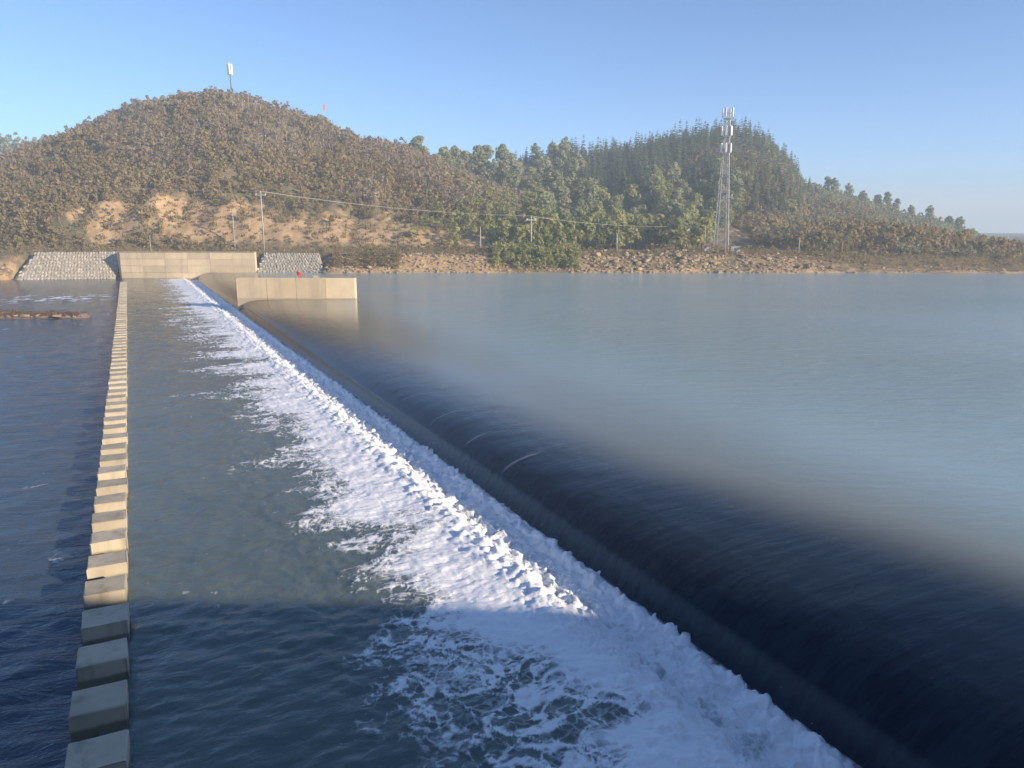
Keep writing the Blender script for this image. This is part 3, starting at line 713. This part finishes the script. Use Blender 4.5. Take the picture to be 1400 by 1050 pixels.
def shrub_proto(seed, h, w, nb, per, size):
    V, F, T, _ = broadleaf(seed, h, w, nb, per, size, .05); return V, F, T
SHR = [shrub_proto(s, 2.5 + .25 * (s % 3), 1.45, 6, 11, .28) for s in range(8)]
SHR_FAR = [shrub_proto(30 + s, 2.5 + .25 * (s % 3), 1.45, 5, 8, .36) for s in range(6)]
def spike_proto(seed, h, w, n):
    rg = np.random.default_rng(seed); V, F, T = [], [], []
    for k in range(n):
        an = rg.random() * 6.283; r = w * rg.random() ** .7; x, y = math.cos(an) * r, math.sin(an) * r; hh = h * rg.uniform(.55, 1.1) * (1 - .3 * r / w); wd = rg.uniform(.05, .12); a2 = rg.random() * 6.28
        lx, ly = rg.normal(0, .15, 2) * hh; cx, cy = math.cos(a2) * wd, math.sin(a2) * wd; b = len(V)
        V += [(x - cx * .6, y - cy * .6, 0), (x + cx * .6, y + cy * .6, 0), (x + lx * .6 + cx, y + ly * .6 + cy, hh * .6), (x + lx, y + ly, hh)]; F.append((b, b + 1, b + 2, b + 3)); T += [rg.random()] * 4
    return np.array(V), np.array(F), np.array(T)
TWIG = [spike_proto(40 + s, 2.9, 1.0, 26) for s in range(5)]
TUFT = [spike_proto(60 + s, .75, .5, 10) for s in range(5)]

def hillL(u, v): return (tab(u, R_L) - 4) * tab((v - 135) / (VL - 135), P_L)
def hillM(u, v): return (tab(u * VM / np.clip(v, 150, VM), R_M) - 4) * tab((v - 150) / (VM - 150), P_M)
# left hill: brown and olive scrub, thinner on the bare cut
N0 = 12000; pu = nr.uniform(-150, 26, N0); pv = 137 + 76 * nr.random(N0) ** .9
hl = hillL(pu, pv); hm = hillM(pu, pv); so = soil_mask(pu, pv) + fbm(pu * .2, pv * .2, 3, 400) * .25
ok = (hl > .6) & (hl >= hm - 1) & (nr.random(N0) > np.clip((so - .15) * 2.8, 0, .98)) & (fbm(pu * .3, pv * .3, 2, 405) > -.62)
pu, pv = pu[ok], pv[ok]; zone = fbm(pu * .06, pv * .06, 3, 410) + np.clip((pv - 165) / 40, -.4, .6)
tw = zone + nr.normal(0, .3, len(pu)) > .15
sc = nr.uniform(.45, 1.05, len(pu)) * np.clip(.62 + (pv - 140) / 60, .5, 1.05)
scatter('hillside_scrub', SHR, on(pu[~tw], pv[~tw], -.2), sc[~tw], M_scrub, 'brown and olive autumn scrub covering the rounded left hill', 'scrub')
scatter('hillside_scrub', SHR + TWIG, on(pu[tw], pv[tw], -.2), sc[tw], M_twig, 'greyish bare-twigged scrub on the upper left hill', 'scrub')
N0 = 3200; pu = nr.uniform(-150, -48, N0); pv = nr.uniform(135.5, 156, N0); ok = nr.random(N0) > np.clip(soil_mask(pu, pv) * 2.3 - .15, 0, .93); pu, pv = pu[ok], pv[ok]
scatter('hillside_scrub', SHR_FAR, on(pu, pv, -.2), nr.uniform(.35, .8, len(pu)), M_scrub, 'low brown scrub at the foot of the left hill', 'scrub')
# green patch at the right end of the left hill
N0 = 1500; pu = nr.uniform(-22, 24, N0); pv = nr.uniform(136, 190, N0); ok = (hillL(pu, pv) > .3) & (nr.random(N0) < sstep(-20, 5, pu) * .9)
pu, pv = pu[ok], pv[ok]; scatter('hillside_scrub', SHR, on(pu, pv, -.2), nr.uniform(.6, 1.2, len(pu)), M_green, 'green bushes on the right shoulder of the left hill', 'scrub')
# dry grass on the cut, bench and bank
N0 = 10000; pu = nr.uniform(-120, 100, N0); pv = nr.choice([0, 1], N0) * 0 + np.where(nr.random(N0) < .6, nr.uniform(126.4, 137, N0), nr.uniform(136, 152, N0))
ok = (pv < 138) | ((soil_mask(pu, pv) > .15) & (nr.random(N0) < .6)); pu, pv = pu[ok], pv[ok]
scatter('grass', TUFT, on(pu, pv, -.05), np.where(pv < 138, nr.uniform(.3, .75, len(pu)), nr.uniform(.6, 1.4, len(pu))), M_grass, 'dry yellowish grass tufts on the far bank and cut slope', 'grass')
# low brush on the bench
N0 = 900; pu = nr.uniform(-120, 60, N0); pv = nr.uniform(128, 137.5, N0); ok = nr.random(N0) < .25 + .6 * sstep(-.1, .5, fbm(pu * .12, pv * .2, 2, 430))
pu, pv = pu[ok], pv[ok]; scatter('undergrowth', SHR_FAR, on(pu, pv, -.1), nr.uniform(.22, .55, len(pu)), M_scrub, 'low olive brush along the foot of the left hill', 'undergrowth')
N0 = 400; pu = nr.uniform(-3, 11, N0); pv = nr.uniform(123.5, 134, N0); scatter('undergrowth', SHR, on(pu, pv, -.1), nr.uniform(.3, .7, N0), M_green, 'green bushes growing down to the water in the middle of the far bank', 'undergrowth')
N0 = 260; pu = nr.uniform(-29, -18, N0); pv = nr.uniform(122.6, 127, N0); scatter('undergrowth', SHR, on(pu, pv, -.1), nr.uniform(.15, .4, N0), M_scrub, 'low brush on the bank beside the right stone-pitched slope', 'undergrowth')
# right shore: mixed olive shrubs thinning into haze
N0 = 6500; pu = nr.uniform(50, 240, N0); pv = 128 + 190 * nr.random(N0) ** 1.4
ok = (hillM(pu, pv) < 12) & (pu > 45 + (pv - 128) * .1) & (nr.random(N0) > soil_mask(pu, pv) * .9) & ((pu > 70) | (pv > 138)) & ((pv > 127 + (105 - pu) * .25) | (pu > 105)) & ((pu < 105) | (pv < 205)); pu, pv = pu[ok], pv[ok]
g = fbm(pu * .05, pv * .05, 3, 440) + nr.normal(0, .3, len(pu)) > .02
sc = nr.uniform(.5, 1.05, len(pu)) * np.where(pu > 120, .8, 1.)
scatter('shoreline_scrub', SHR_FAR, on(pu[g], pv[g], -.2), sc[g], M_blue, 'green shrubs on the low right shore', 'scrub')
scatter('shoreline_scrub', SHR_FAR + TWIG, on(pu[~g], pv[~g], -.2), sc[~g], M_scrub, 'brownish shrubs on the low right shore', 'scrub')
N0 = 1900; pu = nr.uniform(58, 190, N0); pv = nr.uniform(123.5, 200, N0)
ok = (pv > 125.5 + np.clip((95 - pu) * .3, 0, 12)); pu, pv = pu[ok], pv[ok]; sc = nr.uniform(.35, .85, len(pu))
scatter('shoreline_scrub', SHR_FAR, on(pu, pv, -.2), sc, M_scrub2, 'pale olive shrubs growing down to the water on the right', 'scrub')
N0 = 500; pu = nr.uniform(125, 215, N0); pv = nr.uniform(225, 265, N0)
scatter('shoreline_scrub', SHR_FAR, on(pu, pv, -.2), nr.uniform(.6, 1.0, N0), M_scrub2, 'far hazy shrubs at the right edge', 'scrub')
N0 = 4200; pv = nr.uniform(175, 300, N0); pu = (nr.uniform(1040, 1340, N0) - 700) / 1072 * pv; ok = (terrain(pu, pv) > 2.6) & (nr.random(N0) < pv / 300); pu, pv = pu[ok], pv[ok]; g = fbm(pu * .05, pv * .05, 3, 441) + np.clip((pv - 240) / 60, -.5, .5) > .05
scatter('hillside_scrub', SHR_FAR, on(pu[~g], pv[~g], -.2), nr.uniform(.5, 1., (~g).sum()), M_scrub2, 'pale olive scrub on the long falling ridge at the right', 'scrub')
scatter('hillside_scrub', SHR_FAR, on(pu[g], pv[g], -.2), nr.uniform(.6, 1.15, g.sum()), M_blue, 'green bushes on the long falling ridge at the right', 'scrub')
# lower right slope under the conifers
N0 = 3200; pu = nr.uniform(50, 104, N0); pv = nr.uniform(140, 235, N0)
ok = (nr.random(N0) > soil_mask(pu, pv) * 1.1) & (pu > 40 + (pv - 140) * .12); pu, pv = pu[ok], pv[ok]
scatter('hillside_scrub', SHR_FAR + TWIG[:2], on(pu, pv, -.2), nr.uniform(.6, 1.15, len(pu)), M_scrub, 'brownish scrub on the lower slope of the conifer hill', 'scrub')
# gravel bar weeds
pu = nr.uniform(-68, -39.5, 1100); cyk = 70 - .12 * (pu + 40); pv = cyk + nr.uniform(-1.3, 1.5, 1100) * np.interp(pu, [-48, -39], [1.2, .3])
V4 = np.stack([pu, pv, np.full(1100, .1)], -1); scatter('weeds', TUFT, V4, nr.uniform(.25, .6, 1100), M_redweed, 'reddish low weeds on the gravel bar', 'weeds')

# trees one can tell apart: crown and trunk each
def make_tree_protos(kind, seeds, mat, fn):
    out = []
    for s in seeds:
        V, F, T, h, r, bl = fn(s)
        root = bpy.data.objects.new(kind, None); root.empty_display_size = .3
        cm = mesh_np('crown', V, F, [mat], {'tint': T}, False); co = bpy.data.objects.new('crown', cm)
        to = bpy.data.objects.new('trunk', trunk_mesh('trunk', h, r, bl)); out.append((root, (to, co)))
    return out
def f_round(s):
    V, F, T, bl = broadleaf(s, 5.6 + s % 3 * .5, 2.5, 22, 46, .33); return V, F, T, 3.2, .16, bl
def f_tall(s):
    V, F, T, bl = broadleaf(s, 8.2 + s % 3 * .6, 2.7, 32, 46, .36, .08); return V, F, T, 5.0, .2, bl
def f_con(s):
    V, F, T = conifer(s, 6.6 + s % 4 * .5, 2.1, 18, 14, 1); return V, F, T, 6.4, .12, ()
P_green = make_tree_protos('broadleaf_tree', range(100, 105), M_green, f_round)
P_tall = make_tree_protos('broadleaf_tree', range(120, 124), M_blue, f_tall)
P_con = make_tree_protos('conifer_tree', range(140, 146), M_conif, f_con)
P_yel = make_tree_protos('yellow_bush', range(160, 162), M_yellow, lambda s: (*broadleaf(s, 2.2, 1.1, 8, 26, .2, .1)[:3], 1.0, .06, ()))
def plant(protos, u, v, sc, label, cat, group, dz=0):
    root, kids = protos[rnd.randrange(len(protos))]
    r = copy_thing(root, kids, (u, v, tz(u, v) - .15 + dz), rnd.uniform(0, 6.28), (sc * rnd.uniform(.85, 1.3), sc * rnd.uniform(.85, 1.3), sc), label, group)
    r['category'] = cat; return r
def thin(n, us, vs, dmin, test):
    pts = []; tries = 0
    while len(pts) < n and tries < n * 60:
        tries += 1; u, v = rnd.uniform(*us), rnd.uniform(*vs)
        if test(u, v) and all((u - a) ** 2 + (v - b) ** 2 > dmin * dmin for a, b in pts): pts.append((u, v))
    return pts
# middle valley: green broadleaf trees
mid = thin(120, (2, 62), (137, 205), 2.9, lambda u, v: u > 2 + (v - 137) * .05 and u < 34 + (v - 137) * .42 and hillL(np.array([u]), np.array([v]))[0] < 9)
for u, v in mid: plant(P_green if rnd.random() < .75 else P_tall, u, v, rnd.uniform(.65, 1.1), ('rounded green tree low in the dip between the two hills' if v < 155 else 'rounded green tree halfway up the dip between the two hills' if v < 180 else 'rounded green tree high in the dip between the two hills'), 'tree', 'broadleaf trees between the hills')
# skyline saddle
for u, v in thin(46, (-30, 22), (215, 262), 3.4, lambda u, v: u > -28 and hillL(np.array([u]), np.array([v]))[0] < 30):
    plant(P_tall, u, v, rnd.uniform(.7, 1.05), 'bluish rounded tree on the skyline saddle right of the left hill', 'tree', 'trees on the skyline saddle')
# the clump that stands up above the saddle
for x, y in ((608, 204), (622, 198), (636, 197), (650, 201), (664, 206), (682, 210)):
    u = usky(x, y, 232); plant(P_tall, u + rnd.uniform(-1, 1), 232, rnd.uniform(1.0, 1.2), 'large rounded tree in the tallest clump on the skyline saddle', 'tree', 'tall clump on the skyline saddle', 2.5)
# pale willow-like trees by the bank
for x, v, s in ((690, 137, .8), (712, 136, .75), (745, 134, .7), (782, 139, 1.0), (802, 140, .95), (870, 141, .9), (905, 142, .95), (930, 144, .9), (955, 143, .8), (845, 137, .7), (765, 131, .6), (735, 130, .55)):
    u = usky(x, 320, v); plant(P_green, u, v, s, 'leafy green tree at the foot of the hills behind the bank poles', 'tree', 'green trees along the far bank road')
# right skyline
for x, y, vv in ((1212, 284, 284), (1225, 291, 286), (1180, 270, 284), (1160, 268, 286), (1140, 264, 284), (1296, 314, 270), (1310, 316, 270), (1270, 304, 284), (1245, 298, 284), (1130, 262, 286), (1200, 280, 288)):
    u = usky(x, y, vv); plant(P_tall, u, vv, rnd.uniform(.6, .8), 'hazy tree on the falling right skyline', 'tree', 'trees on the right skyline')
# yellow bushes on the cut
for x, y, v, s in ((548, 279, 149, .8), (591, 277, 150, 1.0), (604, 277, 151, .7), (452, 300, 144, .8), (505, 276, 149, .6)):
    u = usky(x, y, v); plant(P_yel, u, v, s, 'small yellow autumn bush on the cut slope of the left hill', 'bush', 'yellow bushes on the cut slope')
# conifers: 300 one by one, nearest rows and skyline first, the wood behind as one mass
N0 = 5200; pu = nr.uniform(-10, 105, N0); pv = nr.uniform(172, 285, N0); hm = hillM(pu, pv); topz = tab(pu, R_M)
ok = (pu * VM / np.clip(pv, 150, VM) < 103) & (hm > 6) & (hm > hillL(pu, pv) + 1) & (terrain(pu, pv) > 9 + np.clip((pu - 70) * .28, 0, 14)) & (pu > -4 + (285 - pv) * .35)
pu, pv = pu[ok], pv[ok]; o_ = nr.permutation(len(pu)); pu, pv = pu[o_], pv[o_]; keep = []; cellmap = {}
for i in range(len(pu)):
    ck = (int(pu[i] // 1.6), int(pv[i] // 1.6))
    if any((ck[0] + a, ck[1] + b) in cellmap for a, b in ((0, 0), (1, 0), (0, 1), (-1, 0), (0, -1))): continue
    cellmap[ck] = 1; keep.append(i)
pu, pv = pu[keep], pv[keep]; order = np.argsort(pv + nr.normal(0, 10, len(pv)) - 60 * (np.abs(pv - VM) < 7)); pu, pv = pu[order], pv[order]
print('CONIFERS', len(pu))
for u, v in zip(pu[:300], pv[:300]): plant(P_con, float(u), float(v), (rnd.uniform(.34, .66) if abs(v - VM) < 14 else rnd.uniform(.42, .82)), ('dark pointed conifer standing on the skyline of the wooded hill' if abs(v - VM) < 9 else 'dark pointed conifer halfway up the wooded hill' if v > 215 else 'dark pointed conifer at the lower edge of the wooded hill'), 'tree', 'conifers on the wooded hill')
if len(pu) > 300:
    cp = [conifer(150 + s, 7, 1.75, 10, 8, 1) for s in range(3)]
    scatter('conifer_forest', cp, on(pu[300:], pv[300:], -.2), nr.uniform(.6, 1.05, len(pu) - 300), M_conif, 'dense dark conifers covering the back of the wooded hill', 'forest')
# far blue wood on the left
N0 = 420; pu = nr.uniform(-240, -90, N0); pv = nr.uniform(255, 350, N0); ok = terrain(pu, pv) > 12; pu, pv = pu[ok], pv[ok]
tp = [broadleaf(180 + s, 7.5, 2.8, 8, 12, .65, .1)[:3] for s in range(3)]
scatter('far_forest', tp, on(pu, pv, -.2), nr.uniform(.8, 1.2, len(pu)), M_blue, 'far bluish wood on the ridge at the left edge', 'forest')

# ------------------------------------------------------------------ tower, poles, wires
def lattice_tower():
    v = 133.; u0 = usky(985, 345, v); z0 = tz(u0, v)
    H = 23.6; root = empty('lattice_tower', (u0, v, z0), 'tall grey lattice phone tower with white antennas at the foot of the conifer hill', 'tower')
    def w(z): return np.interp(z, [0, H * .68, H], [1.05, .46, .32])
    cor = [(-1, -1), (1, -1), (1, 1), (-1, 1)]; zs = [0, 1.9, 3.7, 5.4, 7.0, 8.5, 9.9, 11.2, 12.5, 13.7, 14.9, 16.05, 17.2, 18.3, 19.4, 20.5, 21.5]
    for a, b in cor:
        q = MB()
        for z1, z2 in ((0, H * .68), (H * .68, zs[-1])): q.tube((a * w(z1), b * w(z1), z1), (a * w(z2), b * w(z2), z2), .075, .06, 6)
        q.obj('leg', M_steel, root)
    q = MB()
    for z1, z2 in zip(zs[:-1], zs[1:]):
        for k in range(4):
            a, b = cor[k], cor[(k + 1) % 4]; p = lambda c_, z: (c_[0] * w(z), c_[1] * w(z), z)
            q.tube(p(a, z1), p(b, z2), .028, None, 4); q.tube(p(b, z1), p(a, z2), .028, None, 4); q.tube(p(a, z2), p(b, z2), .026, None, 4)
    o = q.obj('bracing', M_steel, root); o['kind'] = 'stuff'
    am = MB(); am.box((0, 0, 0), (.30, .16, 1.45), 0, .03); am = am.data('antenna', M_white)
    for zp, ang in ((16.1, .3), (18.8, 1.2), (21.7, .9)):
        q = MB(); R = .72
        for k in range(12):
            a1, a2 = k * math.pi / 6, (k + 1) * math.pi / 6
            for zz in (0, .9): q.tube((R * math.cos(a1), R * math.sin(a1), zp + zz), (R * math.cos(a2), R * math.sin(a2), zp + zz), .035, None, 4)
            q.tube((R * math.cos(a1), R * math.sin(a1), zp), (R * math.cos(a1), R * math.sin(a1), zp + .9), .025, None, 4)
            q.tube((0, 0, zp), (R * math.cos(a1), R * math.sin(a1), zp), .03, None, 4)
        q.obj('platform', M_steel, root)
        for k in range(6 if zp < 21 else 4):
            a = ang + k * math.tau / (6 if zp < 21 else 4)
            r = link('antenna', am, root, ((R + .16) * math.cos(a), (R + .16) * math.sin(a), zp + 1.0), a + math.pi / 2)
            mq = MB(); mq.tube((R * math.cos(a), R * math.sin(a), zp - .3), (R * math.cos(a), R * math.sin(a), zp + 1.75), .03, None, 5); mq.obj('mount', M_steel, root)
    q = MB(); q.tube((0, 0, 21.5), (0, 0, H), .04, .03, 6); q.obj('lightning_rod', M_steel, root)
    for a, b in cor:
        q = MB(); q.box((a * 1.05, b * 1.05, .1), (.7, .7, .5), 0, .03); q.obj('footing', M_conc, root)
    # cabinets
    c = empty('equipment_cabinet', (u0 + 1.6, v - 2.8, tz(u0 + 1.6, v - 2.8)), 'white equipment cabinet at the right foot of the lattice tower', 'cabinet')
    q = MB(); q.box((0, 0, .5), (1.5, .9, 1.0), 0, .03); q.obj('body', M_shed, c)
    q = MB(); q.box((0, 0, 1.04), (1.65, 1.05, .08), 0, .02); q.obj('roof', M_shed, c)
    for s in (-.37, .37): q = MB(); q.box((s, -.465, .5), (.68, .03, .85), 0, .01); q.obj('door', M_shed, c)
    c = empty('equipment_cabinet', (u0 - 2.9, v - 2.2, tz(u0 - 2.9, v - 2.2)), 'small white equipment box left of the lattice tower', 'cabinet')
    q = MB(); q.box((0, 0, .45), (.9, .6, .7), 0, .03); q.obj('body', M_shed, c)
    for s in (-.3, .3): q = MB(); q.tube((s, 0, -.3), (s, 0, .12), .05, None, 6); q.obj('leg', M_steel, c)
    return u0, v, z0
lattice_tower()

POLES = {}
def utility_pole(key, x, y0, y1, v, label, arm=True, r=.13):
    u = usky(x, y0, v); z = tz(u, v); top = zsky(x, y1, v); h = top - z
    root = empty('utility_pole', (u, v, z), label, 'pole', 'utility poles on the far bank')
    q = MB(); q.tube((0, 0, -.5), (0, 0, h), r * 1.25, r * .8, 8); q.obj('post', M_pole, root, True)
    if arm:
        q = MB(); q.box((0, 0, h - .45), (1.7, .1, .12), .3); q.obj('crossarm', M_steel, root)
        for s in (-.75, 0, .75):
            q = MB(); zz = h - .39 if s else h; q.tube((s * math.cos(.3), s * math.sin(.3), zz), (s * math.cos(.3), s * math.sin(.3), zz + .25), .06, .035, 6); q.obj('insulator', M_white, root)
    POLES[key] = (u, v, z + h + .2)
utility_pole('a', 361, 338, 263, 133, 'tall pale utility pole with crossarm before the cut slope behind the long wall')
utility_pole('b', 726, 340, 297, 132.5, 'utility pole leaning out of the green bushes mid-bank')
utility_pole('c', 321, 336, 287, 132, 'short pole between the long wall and the left hill', False, .09)
utility_pole('d', 657, 343, 310, 130, 'short pole at the end of the tan rocky bank', False, .1)
utility_pole('e', 843, 345, 320, 131, 'short pole with a lamp head at the start of the boulder bank', False, .1)
utility_pole('f', 936, 338, 311, 138, 'utility pole with crossarm among trees left of the lattice tower', True, .11)
utility_pole('g', 1091, 356, 325, 131, 'pale pole standing alone on the low bank right of the lattice tower', False, .1)
utility_pole('h', 1361, 352, 334, 150, 'small hazy pole among shrubs at the right edge', False, .1)
utility_pole('i', 963, 341, 310, 132, 'thin pole close to the left side of the lattice tower', False, .07)
utility_pole('j', 971, 341, 312, 134, 'thin pole touching the left leg of the lattice tower', False, .07)
utility_pole('k', 206, 339, 322, 131, 'very short thin pole above the left end of the long wall', False, .06)
def wire(a, b, sag, label, r=.024):
    q = MB(); a, b = Vector(a), Vector(b); N = 16; P = []
    for k in range(N + 1):
        s = k / N; p = a.lerp(b, s); p.z -= sag * 4 * s * (1 - s); P.append(p)
    for p1, p2 in zip(P[:-1], P[1:]): q.tube(p1, p2, r, None, 5)
    tag(q.obj('power_line', M_wire), label, 'cable', 'power lines between the bank poles')
A, B_, F_ = map(Vector, (POLES['a'], POLES['b'], POLES['f']))
for k, off in enumerate((-.7, 0, .7)):
    o3 = Vector((off * .3, off, 0)); wire(A + o3, B_ + o3, .75, 'thin pale power line sagging along the cut slope, %s of three strands' % ('front', 'middle', 'rear')[k])
    wire(B_ + o3, F_ + o3, .6, 'thin power line through the trees towards the lattice tower, %s of three strands' % ('front', 'middle', 'rear')[k], .016)
wire(A, Vector((-150, 150, A.z + 6)), 1.0, 'thin power line running left from the tall pole', .014)

# antenna mast on the left hilltop
v = 196.; u = usky(316, 122, v); z = tz(u, v); top = zsky(315, 88, v)
ms = empty('antenna_mast', (u, v, z), 'slim dark mast with white panel antennas on the left hilltop', 'mast')
q = MB(); q.tube((0, 0, 0), (0, 0, top - z), .17, .12, 8); q.obj('pole', mat_plain('dark_steel', (.16, .17, .19), .5, .4), ms)
for k in range(3):
    a = k * math.tau / 3 - 1.35; q = MB(); q.box((.42 * math.cos(a), .42 * math.sin(a), top - z - 1.1), (.3, .4, 2.5), a, .04); q.obj('antenna', M_white, ms)
    q = MB(); q.tube((0, 0, top - z - 1.1), (.3 * math.cos(a), .3 * math.sin(a), top - z - 1.1), .04, None, 5); q.obj('bracket', M_steel, ms)
q = MB(); q.tube((0, 0, top - z), (0, 0, top - z + .7), .03, .02, 5); q.obj('lightning_rod', M_steel, ms)
# small red marker on the ridge
v = 198.; u = usky(442, 155, v); z = tz(u, v); hm_ = zsky(442, 143, v) - z
mk = empty('red_marker', (u, v, z), 'tiny red marker flag on the ridge right of the hilltop mast', 'flag')
q = MB(); q.tube((0, 0, 0), (0, 0, hm_), .04, .03, 6); q.obj('stick', M_steel, mk)
q = MB(); q.box((.28, 0, hm_ - .65), (.5, .05, 1.3), .3, .01); q.obj('cloth', mat_plain('bright_red', (.8, .16, .14), .7), mk)
# far hazy pylon
v = 420.; u = usky(1337, 330, v); zb = .8; top = zsky(1377, 321, v)
u = usky(1377, 330, v); py = empty('far_pylon', (u, v, zb), 'tiny hazy pylon on the far right horizon', 'pylon')
q = MB(); hh = top - zb
for a, b in ((-1, -1), (1, -1), (1, 1), (-1, 1)): q.tube((a * .8, b * .8, 0), (a * .1, b * .1, hh), .1, .06, 5)
for z1 in np.arange(.6, hh, .8): q.box((0, 0, z1), (1.7 * (1 - z1 / hh) + .15,) * 2 + (.08,))
q.obj('frame', M_steel, py)

# ------------------------------------------------------------------ haze
hz = bpy.data.materials.new('haze_air'); hz.use_nodes = True; hn = hz.node_tree
hn.nodes.remove(hn.nodes['Principled BSDF']); pvn = hn.nodes.new('ShaderNodeVolumePrincipled'); pvn.inputs['Color'].default_value = (.72, .87, 1, 1); pvn.inputs['Density'].default_value = .0014; pvn.inputs['Anisotropy'].default_value = 0.0
hn.links.new(pvn.outputs[0], hn.nodes['Material Output'].inputs['Volume'])
q = MB(); q.box((110, 415, 26.2), (1500, 1500, 59)); ho = q.obj('haze', hz); tag(ho, 'thin pale blue air haze over the valley', 'haze', kind='stuff')
